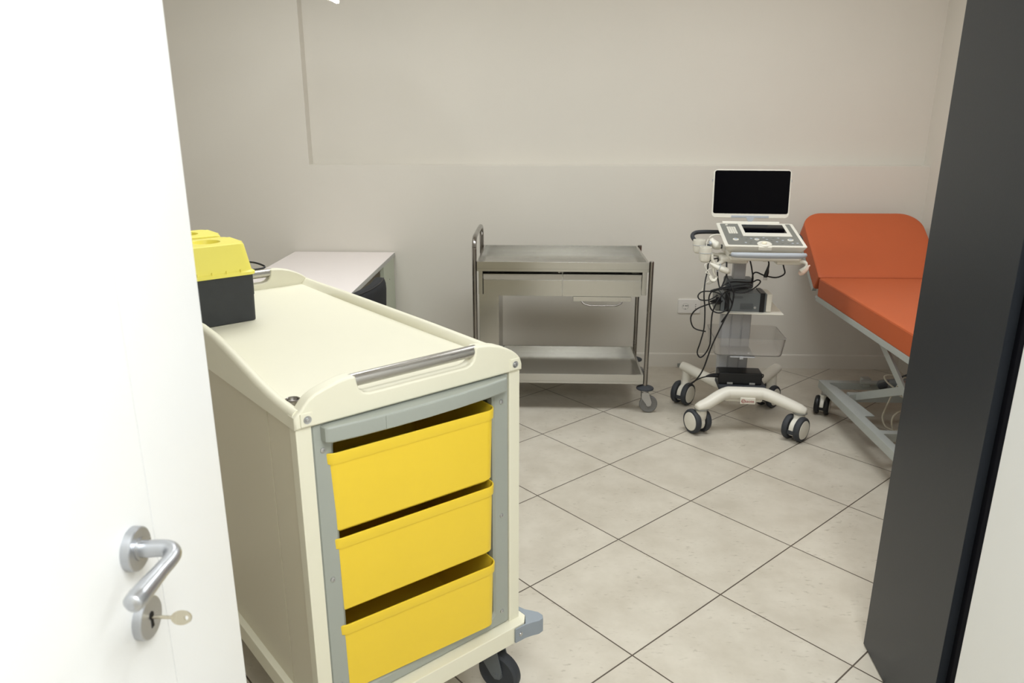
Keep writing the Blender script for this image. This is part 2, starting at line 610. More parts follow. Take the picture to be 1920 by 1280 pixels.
# tray top: floor, long rims that dip at the corners, arched ends with a slot under the grab bar
b = MB()
b.box(.004, CW - .004, .004, CL - .004, .940, .960, .002)
for sgn, x0 in ((1, 0.), (-1, CW)):
    rings = []
    for v in [.012, .03, .06, .10, .15, .22, .35, .42, .5, .6, .7, .78, .85, .92, .98, 1.05, 1.10, 1.14, 1.17, 1.188]:
        e = min(v, CL - v)
        t = min(1, max(0, (e - .03) / (.57 if sgn > 0 else .4)))
        t = t * t * (3 - 2 * t)
        zt = .9780 + (.049 if sgn > 0 else .006) * t
        q = (.016 if sgn > 0 else .006) * t
        rings.append([(x0 + sgn * a, v, z) for a, z in ((0, .9395), (.0005 + q, zt - .012), (.003 + q, zt - .005), (.008 + q, zt - .001), (.014 + q, zt), (.021 + q, zt - .003), (.026 + q, zt - .010), (.035 + q * .6, .9605), (.035, .9395))])
    b.loft(rings)
arch = [(0, .9395), (CW, .9395), (CW, .955), (.5825, .971), (.572, .983), (.559, .993), (.541, 1.003), (.516, 1.0135), (.489, 1.0205), (.466, 1.0235), (.4525, 1.0240),
        (.4475, 1.021), (.4450, 1.005), (.441, .993), (.432, .985), (.418, .981), (.170, .981), (.156, .985), (.147, .993), (.1425, 1.005), (.1395, 1.021), (.1345, 1.0245),
        (.120, 1.0245), (.098, 1.0215), (.072, 1.0145), (.048, 1.007), (.033, .9985), (.0235, .989), (.0165, .980), (.008, .9725), (0, .966)]
b.prism(arch, 0, .034, 'y', .0055, 3)
b.prism(arch, CL - .034, CL, 'y', .0055, 3)
tray = b.build('tray_top', M['cream'], cart, OFF, sharp=40)
for y in (.017, CL - .017):
    b = MB()
    b.cyl((.130, y, 1.0105), (.456, y, 1.0105), .0142, seg=28)
    b.build('grab_bar', M['bar'], cart, OFF)
for x in (.012, CW - .012 - .027):
    b = MB()
    b.box(x, x + .027, -.003, .004, .944, .973, .0025)
    cl = b.build('corner_clip', M['cream'], tray)
    b = MB()
    b.lathe([(.0085, 0), (.0085, .001), (.0065, .0002), (.0045, .0004), (.004, .003), (.0, .0035)], 20, Matrix.Translation((x + .0145, -.003, .9585)) @ Matrix.Rotation(pi / 2, 4, 'X'))
    b.build('clip_screw', M['zinc'], cl)
b = MB()
b.lathe([(.0175, -.014), (.0175, .0025), (.0140, .0045), (.0118, .0030), (.0105, -.001), (.007, .0005), (.0, .001)], 32, Matrix.Translation((.034, .080, .9725)))
b.build('socket_plug', M['tube'], tray)

# carcass
for x0, x1 in ((.003, .037), (CW - .037, CW - .003)):
    for y0, y1 in ((.006, .036), (CL - .036, CL - .006)):
        b = MB()
        b.box(x0, x1, y0, y1, .228, .940, .002)
        b.build('corner_post', M['cream'], cart, OFF)
for x0, x1 in ((.006, .022), (CW - .022, CW - .006)):
    b = MB()
    for y0, y1 in ((.036, .1535), (.1575, .800), (.804, CL - .036)):
        b.box(x0, x1, y0, y1, .228, .940, .0012)
    b.box(min(x0, x1) + .003, max(x0, x1) - .003, .1, CL - .1, .23, .94, 0)
    b.build('side_panel', M['creamside'], cart, OFF)
b = MB()
b.box(.037, CW - .037, CL - .024, CL - .008, .228, .940, .001)
b.build('back_panel', M['creamside'], cart, OFF)
# base frame with cut corners
def chamf(x0, x1, y0, y1, c):
    return [(x0 + c, y0), (x1 - c, y0), (x1, y0 + c), (x1, y1 - c), (x1 - c, y1), (x0 + c, y1), (x0, y1 - c), (x0, y0 + c)]
b = MB()
b.prism(chamf(-.010, CW + .014, -.022, CL + .02, .022), .178, .229, 'z', .003)
base_ = b.build('base_frame', M['cream'], cart, OFF)
bp_ = [(.545, -.0285), (.580, -.0295), (.600, -.034), (.618, -.040), (.634, -.038), (.642, -.027), (.641, -.010), (.632, .006), (.6215, .022), (.6165, .040), (.6155, .070), (.6055, .070), (.6035, .002), (.582, -.0235), (.545, -.0235)]
for sx in (0, 1):
    for sy in (0, 1):
        b = MB()
        pp = [((CW - x if sx else x) + (.004 if sx else 0), (CL - y if sy else y)) for x, y in bp_]
        b.prism(pp, .182, .226, 'z', .004)
        bu = b.build('corner_bumper', M['bumper'], cart, OFF)
        if not sy:
            b = MB()
            xs = CW - .562 + .004 if sx else .562
            b.lathe([(.0065, 0), (.0065, .0012), (.0045, .0006), (.0035, .0022), (.0, .0022)], 18, Matrix.Translation((xs, -.0287, .204)) @ Matrix.Rotation(pi / 2, 4, 'X'))
            b.build('bumper_screw', M['zinc'], bu)
# grey front frame
RX90 = Matrix.Rotation(pi / 2, 4, 'X')


def ring_xz(x0, x1, z0, z1, r, y, n=48):
    return [(x, y, z) for x, z, _ in rr(x1 - x0, z1 - z0, r, 0, n, (x0 + x1) / 2, (z0 + z1) / 2)]


b = MB()
o_ = (.038, .550, .231, .939)
i_ = (.083, .502, .262, .900)
b.loft([ring_xz(*o_, .006, .030), ring_xz(*o_, .006, .012), ring_xz(o_[0] + .003, o_[1] - .003, o_[2] + .003, o_[3] - .003, .006, .008),
        ring_xz(i_[0] - .006, i_[1] + .006, i_[2] - .006, i_[3] + .006, .026, .008), ring_xz(*i_, .022, .013), ring_xz(*i_, .022, .030)], False, False)
frame = b.build('front_frame', M['greyp'], cart, OFF)
for x, z in ((.058, .880), (.058, .575), (.058, .300), (.527, .868), (.527, .558), (.527, .272)):
    b = MB()
    b.lathe([(.0058, 0), (.0052, .0022), (.0024, .0030), (.0018, .0012), (.0, .0012)], 18, Matrix.Translation((x, .0078, z)) @ RX90)
    b.build('frame_screw', M['zinc'], frame)
b = MB()
plan = [(.056, .010), (.058, -.010), (.066, -.0165), (.13, -.0245), (.215, -.0295), (.295, -.0310), (.375, -.0295), (.46, -.0245), (.524, -.0165), (.532, -.010), (.534, .010)]
b.prism(plan, .900, .936, 'z', .005, 3)
rail = b.build('pull_rail', M['greyp'], cart, OFF)
b = MB()
plan = [(.188, -.02), (.188, -.0295), (.215, -.0312), (.295, -.0330), (.375, -.0312), (.402, -.0295), (.402, -.02)]
b.prism(plan, .902, .934, 'z', .003)
b.build('label_holder', M['greyp'], rail)
# inner runner walls with rails
for sx in (0, 1):
    x0, x1 = ((.066, .074), (.508, .516))[sx]
    b = MB()
    b.box(x0, x1, .030, CL - .03, .24, .935, 0)
    for z in (.835, .632, .422):
        if sx:
            b.box(.496, .509, .035, 1.1, z - .006, z + .006, .002)
            b.box(.4985, .509, .034, .05, z - .16, z - .02, .006)
        else:
            b.box(.073, .086, .035, 1.1, z - .006, z + .006, .002)
    b.build('runner_wall', M['greyp'], cart, OFF)
# yellow tubs
b = MB()
bw, bd, bh = .438, .40, .195
def tub(o, z, r=.030):
    return rr(bw - 2 * o, bd - 2 * o, max(.004, r - o), z, 64)
b.loft([tub(.030, 0, .034), tub(.019, .0035, .034), tub(.0085, .014), tub(.0046, bh - .027), tub(.0008, bh - .0235), tub(.000, bh - .002), tub(.0012, bh), tub(.0035, bh), tub(.0048, bh - .002),
        tub(.0105, bh - .030), tub(.0175, .016), tub(.024, .0055, .034)])
tub0 = b.build('drawer', M['yellow'], cart, (.286 + OFF[0], .187 + OFF[1], .674), (0, 0, radians(-3.2)), sharp=50)
for z, yy, rot in ((.4725, .190, -3.4), (.2550, .188, -3.8)):
    copy_part(tub0, cart, (.287 + OFF[0], yy + OFF[1], z), radians(rot))


# casters ------------------------------------------------------------
def twin_caster(parent, loc, rz, R, wd, hub, body, tyre, name='caster', brake=False):
    """two wheels on one axle with a hooded stem between them; stem at the origin, wheels trail to +y"""
    tr = R * .42
    b = MB()
    b.tube([(0, tr * .5, R * 1.02), (0, tr * .25, R * 1.45), (0, 0, R * 2.0)], [wd * .26, wd * .34, wd * .30], 16, 5)
    b.prism([(tr + R * .78 * cos(a), R + R * .78 * sin(a)) for a in [radians(d) for d in range(-40, 221, 20)]], -wd * .14, wd * .14, 'x', .004)
    c = b.build(name, body, parent, loc, (0, 0, rz))
    for s in (-1, 1):
        m = Matrix.Translation((s * wd * .34, tr, R)) @ Matrix.Rotation(s * pi / 2, 4, 'Y')
        b = MB()
        h = wd * .15
        b.lathe([(R * .74, -h), (R * .93, -h), (R * .985, -h * .6), (R, 0), (R * .985, h * .5), (R * .92, h), (R * .80, h * 1.15), (R * .78, h)], 40, m)
        wh = b.build('wheel', tyre, c)
        b = MB()
        b.lathe([(R * .79, -h * .9), (R * .79, h * .85), (R * .72, h * 1.25), (R * .3, h * 1.5), (.0, h * 1.55)], 36, m)
        b.build('wheel_disc', hub, c)
    b = MB()
    b.box(-wd * .22, wd * .22, tr + R * .62, tr + R * .80, R * .62, R * .98, .003)
    b.build('fork_bridge' if not brake else 'brake_pedal', tyre, c)
    return c


def single_caster(parent, loc, rz, R, wd, forkm, tyrem, hubm, topz, brake=None):
    tr = R * .45
    b = MB()
    b.lathe([(R * .42, topz - .012), (R * .42, topz), (.0, topz)], 24)
    b.lathe([(R * .34, topz - .03), (R * .36, topz - .010), (.0, topz - .010)], 24)
    for s in (-1, 1):
        x = s * (wd / 2 + .004)
        pl = [(-R * .36, topz - .014), (R * .40, topz - .014), (tr + R * .30, R * 1.25), (tr + R * .20, R * .86), (tr - R * .05, R * .80), (tr - R * .22, R * .95), (-R * .36, R * 1.75)]
        b.prism(pl, x - .002, x + .002, 'x', 0)
    b.box(-wd / 2 - .004, wd / 2 + .004, -R * .36, R * .35, topz - .02, topz - .014, .001)
    b.cyl((-wd / 2 - .008, tr, R), (wd / 2 + .008, tr, R), .006, seg=12)
    c = b.build('caster', forkm, parent, loc, (0, 0, rz))
    m = Matrix.Translation((0, tr, R)) @ Matrix.Rotation(pi / 2, 4, 'Y')
    b = MB()
    h = wd / 2
    b.lathe([(R * .66, -h * .8), (R * .86, -h), (R * .97, -h * .7), (R, 0), (R * .97, h * .7), (R * .86, h), (R * .66, h * .8)], 44, m)
    b.build('wheel', tyrem, c)
    b = MB()
    b.lathe([(R * .67, -h * .7), (R * .60, -h * .35), (R * .28, -h * .5), (R * .26, -h * .9), (R * .1, -h * .9), (R * .1, h * .9), (R * .26, h * .9), (R * .28, h * .5), (R * .60, h * .35), (R * .67, h * .7)], 36, m)
    b.build('wheel_hub', hubm, c)
    if brake:
        b = MB()
        b.box(-wd * .7, wd * .7, -R * .85, -R * .30, topz - .040, topz - .026, .004)
        b.box(-wd * .55, wd * .55, -R * .95, -R * .60, topz - .052, topz - .034, .004)
        b.build('brake_pedal', brake, c)
    return c


for x, y, r_ in ((.525, .055, 200), (.065, .10, 150), (.525, CL - .08, 40), (.065, CL - .08, 20)):
    single_caster(cart, (x + OFF[0], y + OFF[1], 0), radians(r_), .0625, .032, M['greymetal'], M['drubber'], M['greymetal'], .178, M['green'])

# ------------------------------------------------------------------ sharps containers on the cart
def sharps(label, x, y, rz, loop):
    t = thing('sharps_container', label, 'sharps bin', cpt(x, y, .9605), CTH + rz, 'sharps containers on the cart')
    W_, D_ = .197, .172
    b = MB()
    b.loft([rr(W_ - .010, D_ - .010, .014, 0), rr(W_ - .006, D_ - .006, .015, .002), rr(W_ - .003, D_ - .003, .015, .075), rr(W_ - .001, D_ - .001, .015, .0765), rr(W_, D_, .015, .139), rr(W_ - .01, D_ - .01, .015, .139)])
    b.build('box', M['dark'], t)
    b = MB()
    k = 48
    b.loft([rr(W_ - .012, D_ - .012, .014, .137), rr(W_ + .010, D_ + .010, .018, .137), rr(W_ + .012, D_ + .012, .018, .1395), rr(W_ + .012, D_ + .012, .018, .1455), rr(W_ + .004, D_ + .004, .018, .1475),
            rr(W_ - .001, D_ - .001, .018, .150), rr(W_ - .024, D_ - .018, .020, .2205), rr(W_ - .028, D_ - .022, .020, .2250), rr(W_ - .036, D_ - .030, .020, .2265),
            circ(.043, .2275, k), circ(.040, .2275, k), circ(.0385, .2262, k), circ(.036, .2135, k), circ(.015, .2125, k)], True, True)
    lid = b.build('lid', M['yellow2'], t, sharp=38)
    for xx in (-.06, -.02, .02, .06):
        b = MB()
        b.box(xx - .0012, xx + .0012, -D_ / 2 - .004, -D_ / 2 + .006, .146, .1545, .0008)
        b.build('lid_rib', M['yellow2'], lid)
    for s in (-1, 1):
        b = MB()
        b.box(s * (W_ / 2 - .024) - .013, s * (W_ / 2 - .024) + .013, -.05, .05, .226, .2272, .001)
        b.build('lid_panel', M['yellow2'], lid)
    if loop:
        b = MB()
        b.tube([(W_ / 2 - .004, .010, .1585), (W_ / 2 + .012, .004, .157), (W_ / 2 + .036, -.008, .1525), (W_ / 2 + .055, -.017, .1435), (W_ / 2 + .057, -.022, .138), (W_ / 2 + .040, -.026, .1365), (W_ / 2 + .002, -.032, .138)], .0028, 10, 4)
        b.build('carry_handle', M['black'], t)
    return t


sharps('near yellow-lidded dark sharps box on the cream cart, fully in front', .1485, .874, 0, True)
sharps('far yellow-lidded sharps box on the cream cart, mostly hidden behind the near one', .1485, 1.063, 0, False)

# ------------------------------------------------------------------ white desk and black chair
desk = thing('desk', 'white desk in the back corner beside the steel trolley', 'desk', (-1.205, 3.76, 0))
D = lambda bb, *a, **k: bb.box(a[0] + 1.205, a[1] + 1.205, a[2] - 3.76, a[3] - 3.76, a[4], a[5], *(a[6:]), **k)
b = MB()
D(b, -1.515, -.897, 2.96, 4.556, .697, .721, .0015)
b.build('desktop', M['desk'], desk)
b = MB()
D(b, -.897, -.8955, 2.96, 4.556, .6975, .7205, .0005)
b.build('edge_band', M['deskedge'], desk)
b = MB()
D(b, -.926, -.903, 4.245, 4.553, 0, .697, .001)
b.build('side_panel', M['deskleg'], desk)
b = MB()
D(b, -1.505, -.93, 2.985, 3.008, 0, .697, .001)
b.build('end_panel', M['desk'], desk)
b = MB()
D(b, -1.500, -1.482, 3.008, 4.55, .15, .697, .001)
b.build('modesty_panel', M['desk'], desk)
b = MB()
b.lathe([(.0035, 0), (.003, .0012), (0, .0012)], 12, Matrix.Translation((-.9029 + 1.205, 4.40 - 3.76, .585)) @ Matrix.Rotation(pi / 2, 4, 'Y'))
b.build('panel_screw', M['black'], desk)

chair = thing('chair', 'black fabric chair tucked against the white desk, only its backrest showing', 'chair', (-.980, 3.175, 0), radians(-96))
b = MB()
b.loft([rr(.42, .40, .08, .415), rr(.45, .43, .09, .425), rr(.46, .44, .09, .450), rr(.44, .42, .09, .472), rr(.36, .34, .08, .480)])
b.build('seat', M['fabric'], chair)
b = MB()
rings = []
for k in range(17):
    t = -1 + 2 * k / 16
    x = t * .225
    e = max(0, abs(t) - .72) / .28
    top = .830 - .075 * (1 - math.sqrt(max(0, 1 - e * e)))
    bot = .520 + .06 * (1 - math.sqrt(max(0, 1 - e * e)))
    th_ = .036 * (1 - .35 * e * e)
    yc = .235 - .035 * t * t
    sec = []
    for j in range(20):
        a = 2 * pi * j / 20
        cz, sy = cos(a), sin(a)
        z = (top + bot) / 2 + (top - bot) / 2 * (abs(cz) ** .35) * (1 if cz > 0 else -1)
        y = yc + th_ * (abs(sy) ** .6) * (1 if sy > 0 else -1)
        sec.append((x, y + .06 * (z - .5), z))
    rings.append(sec)
b.loft(rings)
back = b.build('backrest', M['fabric'], chair, sharp=60)
b = MB()
pp = []
for k in range(13):
    t = -1 + 2 * k / 12
    e = max(0, abs(t) - .72) / .28
    top = .827 - .075 * (1 - math.sqrt(max(0, 1 - e * e)))
    pp.append((t * .222, .235 - .035 * t * t + .06 * (top - .5) + .020, top - .003))
b.tube(pp, .0032, 8, 3)
b.build('piping', M['black'], back)
for s in (-.12, .12):
    b = MB()
    b.tube([(s, .10, .43), (s, .22, .44), (s, .245, .52), (s, .25, .60)], .012, 10, 5)
    b.build('back_bracket', M['black'], chair)
for sx in (-1, 1):
    for sy in (-1, 1):
        b = MB()
        b.tube([(sx * .17, sy * .16, .43), (sx * .205, sy * .20, .2), (sx * .22, sy * .215, 0)], .011, 12, 4)
        b.build('leg', M['black'], chair)

# ------------------------------------------------------------------ stainless steel trolley
TX, TY = .115, 4.035
trol = thing('steel_trolley', 'stainless steel trolley with two drawers standing against the back wall', 'trolley', (TX, TY, 0))


def T3(x, y, z):
    return (x - TX, y - TY, z)


def tb(bb, x0, x1, y0, y1, z0, z1, bev=.001):
    return bb.box(x0 - TX, x1 - TX, y0 - TY, y1 - TY, z0, z1, bev)


PL, PR, YF, YB = -.3375, .5635, 3.792, 4.282
b = MB()
b.tube([T3(PL, YF, .150), T3(PL, YF, .5), T3(PL, YF, .84), T3(PL, YF + .004, .885), T3(PL, YF + .022, .915), T3(PL, YF + .055, .930), T3(PL, YF + .12, .933), T3(PL, YB - .12, .933), T3(PL, YB - .055, .930), T3(PL, YB - .022, .915), T3(PL, YB - .004, .885), T3(PL, YB, .84), T3(PL, YB, .5), T3(PL, YB, .150)], .0118, 18, 6)
b.build('push_handle_tube', M['tube'], trol)
for y in (YF, YB):
    b = MB()
    b.cyl(T3(PR, y, .150), T3(PR, y, .820), .0118, seg=20, bev=.002)
    b.build('corner_post', M['tube'], trol)


def steel_tray(name, z0, z1):
    b = MB()
    X0, X1, Y0, Y1 = -.325, .551, 3.782, 4.292
    zf = z0 + .014
    tb(b, X0, X1, Y0, Y1, zf - .0015, zf, .0005)
    for (a0, a1, c0, c1) in ((X0, X1, Y0, Y0 + .012), (X0, X1, Y1 - .012, Y1), (X0, X0 + .012, Y0 + .012, Y1 - .012), (X1 - .012, X1, Y0 + .012, Y1 - .012)):
        tb(b, a0, a1, c0, c1, z0, z1, .0012)
    return b.build(name, M['steel'], trol)


steel_tray('top_tray', .765, .815)
steel_tray('bottom_shelf', .162, .214)
# drawer housing
b = MB()
tb(b, -.318, -.297, 3.800, 4.27, .640, .765)
tb(b, .521, .545, 3.800, 4.27, .640, .765)
tb(b, -.318, .545, 4.255, 4.27, .640, .765)
tb(b, .1120, .1150, 3.90, 4.25, .642, .765, 0)
tb(b, -.318, .545, 3.88, 4.27, .7575, .765, 0)
b.build('drawer_housing', M['steel'], trol)
for x0, x1 in ((-.2920, .1112), (.1158, .5160)):
    b = MB()
    p = [(3.790, .636), (3.790, .7185), (3.7935, .7200), (3.7935, .7235), (3.784, .7465), (3.780, .7485), (3.780, .7520), (3.795, .7525), (3.812, .7525), (3.812, .636)]
    b.prism([(y - TY, z) for y, z in p], x0 - TX, x1 - TX, 'x')
    tb(b, x0 + .012, x1 - .012, 3.81, 4.22, .640, .700, .001)
    b.build('drawer', M['steel'], trol)
b = MB()
tb(b, .171, .470, 3.800, 4.20, .607, .632, .0012)
pull = b.build('pull_out_tray', M['steel'], trol)
b = MB()
b.tube([T3(.213, 3.806, .609), T3(.222, 3.798, .597), T3(.245, 3.792, .5885), T3(.275, 3.791, .5865), T3(.365, 3.791, .5865), T3(.395, 3.792, .5885), T3(.417, 3.798, .597), T3(.426, 3.806, .609)], .0036, 12, 5)
b.build('pull_handle', M['tube'], pull)
b = MB()
tb(b, -.316, -.214, 3.806, 4.20, .176, .640, .0015)
b.build('side_column', M['steel'], trol)
for i, (x, y, r_) in enumerate(((PR, YF, -88), (PL, YF, -60), (PR, YB, -100), (PL, YB, -120))):
    b = MB()
    b.lathe([(.014, .128), (.030, .1295), (.0455, .134), (.0465, .138), (.0445, .142), (.020, .152), (.0125, .1535)], 36, Matrix.Translation(T3(x, y, 0)))
    b.build('bumper_disc', M['drubber'], trol)
    single_caster(trol, T3(x, y, 0), radians(r_), .0485, .024, M['zinc'], M['rubber'], M['zinc'], .131)

# ------------------------------------------------------------------ wall socket
so = thing('wall_socket', 'white double power socket plate low on the back wall', 'power socket', (.9235, YW, .3945))
b = MB()
b.loft([[(x, -0.0, z) for x, z, _ in rr(.137, .090, .006, 0)], [(x, -.006, z) for x, z, _ in rr(.137, .090, .006, 0)], [(x, -.009, z) for x, z, _ in rr(.128, .081, .006, 0)]])
b.build('cover_plate', M['socketw'], so)
for nm, x0, x1 in (('round_socket', -.050, .002), ('blank_module', .003, .026), ('slot_socket', .027, .050)):
    b = MB()
    b.box(x0, x1, -.0098, -.007, -.022, .022, .0006)
    md = b.build(nm, M['socketw'], so)
    hl = []
    if nm == 'round_socket':
        b = MB()
        b.lathe([(.0195, 0), (.0195, .0006), (.0185, .0006), (.0180, .0)], 32, Matrix.Translation((-.024, -.0097, 0)) @ RX90)
        b.build('socket_ring', M['greyp'], md)
        hl = [(-.037, .004), (-.024, .004), (-.018, .004), (-.011, .004), (-.024, -.016)]
    if nm == 'slot_socket':
        hl = [(.0385, -.012), (.0385, 0), (.0385, .012)]
    for hx, hz in hl:
        b = MB()
        b.lathe([(.0028, 0), (.0028, .0004), (0, .0004)], 12, Matrix.Translation((hx, -.0097, hz)) @ RX90)
        b.build('pin_hole', M['hole'], md)

# ------------------------------------------------------------------ ultrasound machine
us = thing('ultrasound_machine', 'white ultrasound machine with open black screen on a wheeled stand', 'ultrasound machine', (1.03, 3.72, 0), radians(-4))
W_ = M['uswhite']
# base: front and rear yokes
b = MB()
b.tube([(-.236, -.231, .141), (-.230, -.228, .1425), (-.205, -.215, .148), (-.175, -.200, .158), (-.12, -.172, .186), (-.082, -.156, .199), (-.05, -.152, .201), (.075, -.152, .201), (.107, -.156, .199), (.15, -.172, .188), (.235, -.207, .160), (.266, -.220, .149), (.288, -.229, .143), (.294, -.2315, .1415)],
       [.008, .022, .0305, .032, .033, .034, .0345, .0345, .034, .033, .032, .0305, .022, .008], 24, 6, flat=.86)
b.tube([(-.262, .235, .205), (-.235, .215, .200), (-.14, .12, .180), (-.06, .05, .165), (.0, .02, .16), (.07, .05, .165), (.15, .13, .182), (.235, .235, .200), (.255, .26, .205)],
       [.027, .030, .032, .034, .035, .034, .032, .030, .027], 24, 6, flat=.86)
b.box(-.09, .10, -.15, .06, .150, .205, .012, 3)
ub = b.build('stand_base', W_, us, sharp=50)
for p, q in (((-.2075, -.2165, .130), .030), ((.2645, -.2195, .131), .030)):
    b = MB()
    b.tube([(p[0] + q * 1.06 * cos(a), p[1] + q * 1.06 * sin(a), p[2] + .004) for a in [2 * pi * k / 20 for k in range(20)]], .0035, 8, 1, closed=True)
    b.build('leg_ring', M['usgrey'], ub)
for x, y, s in ((-.274, .246, -1), (.262, .268, 1)):
    b = MB()
    b.box(x - .010, x + .010, y - .006, y + .010, .192, .214, .004)
    b.build('leg_end_cap', M['usgrey'], ub)
b = MB()
b.box(-.115, .120, -.115, .02, .198, .222, .006)
b.build('adapter_tray', M['drubber'], us)
b = MB()
b.box(-.018, .056, -.1905, -.180, .156, .188, .003)
badge = b.build('name_badge', W_, us)
fc = bpy.data.curves.new('badge_lettering', 'FONT')
fc.body = 'saote'
fc.size = .0205
fc.extrude = .0004
fc.align_x = 'CENTER'
fc.align_y = 'CENTER'
fo = bpy.data.objects.new('badge_tmp', fc)
C.objects.link(fo)
dg = bpy.context.evaluated_depsgraph_get()
fm = bpy.data.meshes.new_from_object(fo.evaluated_get(dg))
bpy.data.objects.remove(fo)
fm.materials.clear()
fm.materials.append(M['red'])
lo = bpy.data.objects.new('badge_lettering', fm)
C.objects.link(lo)
lo.parent = badge
lo.location = (.0265, -.1908, .1715)
lo.rotation_euler = (pi / 2, 0, 0)
b = MB()
b.tube([(-.0035 + .0082 * cos(a), -.191, .1722 + .0086 * sin(a)) for a in [radians(d) for d in range(0, 321, 20)]], [.0011] * 10 + [.0014] * 7, 6, 2)
b.tube([(-.0105, -.191, .1722), (-.004, -.191, .1722), (.0047, -.191, .1722)], .0009, 6, 1)
b.build('badge_swirl', M['red'], badge)
TW = M['drubber']
for x, y, ztop, r_ in ((-.207, -.217, .125, -150), (.264, -.220, .125, -42), (-.235, .215, .17, -36), (.225, .225, .17, -40)):
    c = twin_caster(us, (x, y, 0), radians(180 + r_), .0625, .090, M['usgrey'] if False else W_, W_, TW)
    b = MB()
    b.cyl((0, 0, .10), (0, 0, ztop + .02), .026, .024, 20)
    b.build('caster_stem', W_, c)
# columns
b = MB()
sec = [(-.096, .035), (-.058, .030), (-.056, .034), (-.052, .034), (-.050, .030), (-.005, .030), (-.003, .034), (.001, .034), (.003, .030), (.043, .035), (.047, .045), (.047, .112), (.040, .118), (-.092, .118), (-.099, .112), (-.099, .045)]
b.prism(sec, .16, .602, 'z')
b.build('lower_column', M['column'], us)
b = MB()
b.box(-.064, -.004, .030, .085, .60, .885, .006)
b.build('upper_column', M['column'], us)
b = MB()
b.box(-.098, .036, .015, .110, .696, .742, .008)
b.build('column_collar', M['greymetal'], us)
b = MB()
b.box(-.165, .160, -.135, .14, .6015, .606, .0015)
b.build('shelf_plate', W_, us)
b = MB()
b.box(-.090, .040, .020, .034, .566, .600, .002)
br = b.build('shelf_bracket', M['column'], us)
for x in (-.058, .010):
    b = MB()
    b.lathe([(.006, 0), (.005, .002), (0, .0024)], 16, Matrix.Translation((x, .0198, .584)) @ RX90)
    b.build('bracket_screw', M['zinc'], br)
# clear basket with the column passing through a slot in its rear half
b = MB()
def bask(g, z, r=.028):
    return rr(.352 - 2 * g, .262 - 2 * g, r, z, 48, .013, -.012)
b.loft([bask(.024, .384), bask(.014, .388), bask(.011, .398), bask(.0015, .478), bask(.0, .480), bask(.0035, .480), bask(.0050, .476), bask(.0145, .399), bask(.0170, .3915), bask(.026, .3885)])
b.build('basket', M['clear'], us)
b = MB()
b.box(-.075, .045, -.135, .03, .3795, .3835, .001)
b.box(-.03, -.012, -.140, -.128, .372, .386, .002)
for x in (-.045, .02):
    b.lathe([(.005, 0), (.004, .003), (0, .003)], 14, Matrix.Translation((x, -.09, .3885)))
b.build('basket_bracket', M['column'], us)

# console
tilt = radians(11)
con_m = Matrix.Translation((.036, -.18, .943)) @ Matrix.Rotation(tilt, 4, 'X')
CWd, CDp = .376, .33


def cs(s, t, z=0.):
    return Vector(((s - .5) * CWd, t * CDp, z))


b = MB()
b.loft([rr(CWd - .05, CDp - .04, .012, -.044, 48, 0, CDp / 2 + .006), rr(CWd - .028, CDp - .022, .014, -.032, 48, 0, CDp / 2 + .002), rr(CWd - .012, CDp - .006, .012, -.016, 48, 0, CDp / 2), rr(CWd, CDp, .010, -.003, 48, 0, CDp / 2), rr(CWd - .004, CDp - .004, .010, 0, 48, 0, CDp / 2)])
con = b.build('console', W_, us)
con.matrix_local = con_m
b = MB()
b.loft([rr(CWd - .034, CDp - .030, .008, -.001, 48, 0, CDp / 2), rr(CWd - .034, CDp - .030, .008, .0012, 48, 0, CDp / 2), rr(CWd - .036, CDp - .032, .008, .0016, 48, 0, CDp / 2)])
b.build('control_panel', M['usgrey'], con)
b = MB()
p, q = cs(.275, .40), cs(.890, .945)
b.box(p.x, q.x, p.y, q.y, 0, .0045, .002)
b.build('touch_panel_frame', W_, con)
b = MB()
p, q = cs(.318, .53), cs(.845, .89)
b.box(p.x, q.x, p.y, q.y, .002, .0052, .0005)
b.build('touch_panel', M['screen'], con)
b = MB()
p, q = cs(.110, .50), cs(.225, .80)
for i in range(4):
    for j in range(6):
        b.box(p.x + (q.x - p.x) * i / 4 + .0006, p.x + (q.x - p.x) * (i + 1) / 4 - .0006, p.y + (q.y - p.y) * j / 6 + .001, p.y + (q.y - p.y) * (j + 1) / 6 - .001, 0, .0040, .0008)
b.build('key_pad', W_, con)
for s, t, r_ in ((.163, .25, .0145), (.424, .26, .0115), (.836, .25, .0145), (.125, .885, .0065)):
    b = MB()
    b.lathe([(r_, 0), (r_ * .97, .004), (r_ * .8, .0055), (r_ * .62, .005)], 28, Matrix.Translation(cs(s, t)))
    kb = b.build('knob', W_, con)
    if r_ > .01:
        b = MB()
        b.lathe([(r_ * .62, .004), (r_ * .55, .0068), (r_ * .4, .0078), (0, .0080)], 24, Matrix.Translation(cs(s, t)))
        b.build('knob_cap', M['usbar'], kb)
b = MB()
b.lathe([(.034, -.004), (.0335, .003), (.030, .0055), (.020, .0045), (.018, .002)], 40, Matrix.Translation(cs(.492, .085)))
b.box(cs(.41, 0).x, cs(.575, 0).x, -.006, .03, -.022, .001, .006, 3)
b.build('trackball_surround', W_, con)
b = MB()
b.lathe([(.012 * cos(a), .003 + .009 * sin(a)) for a in [radians(d) for d in range(0, 91, 15)]], 24, Matrix.Translation(cs(.492, .10)))
b.build('trackball', mat('cream_ball', (238, 228, 205), .2), con)
rnd = random.Random(3)
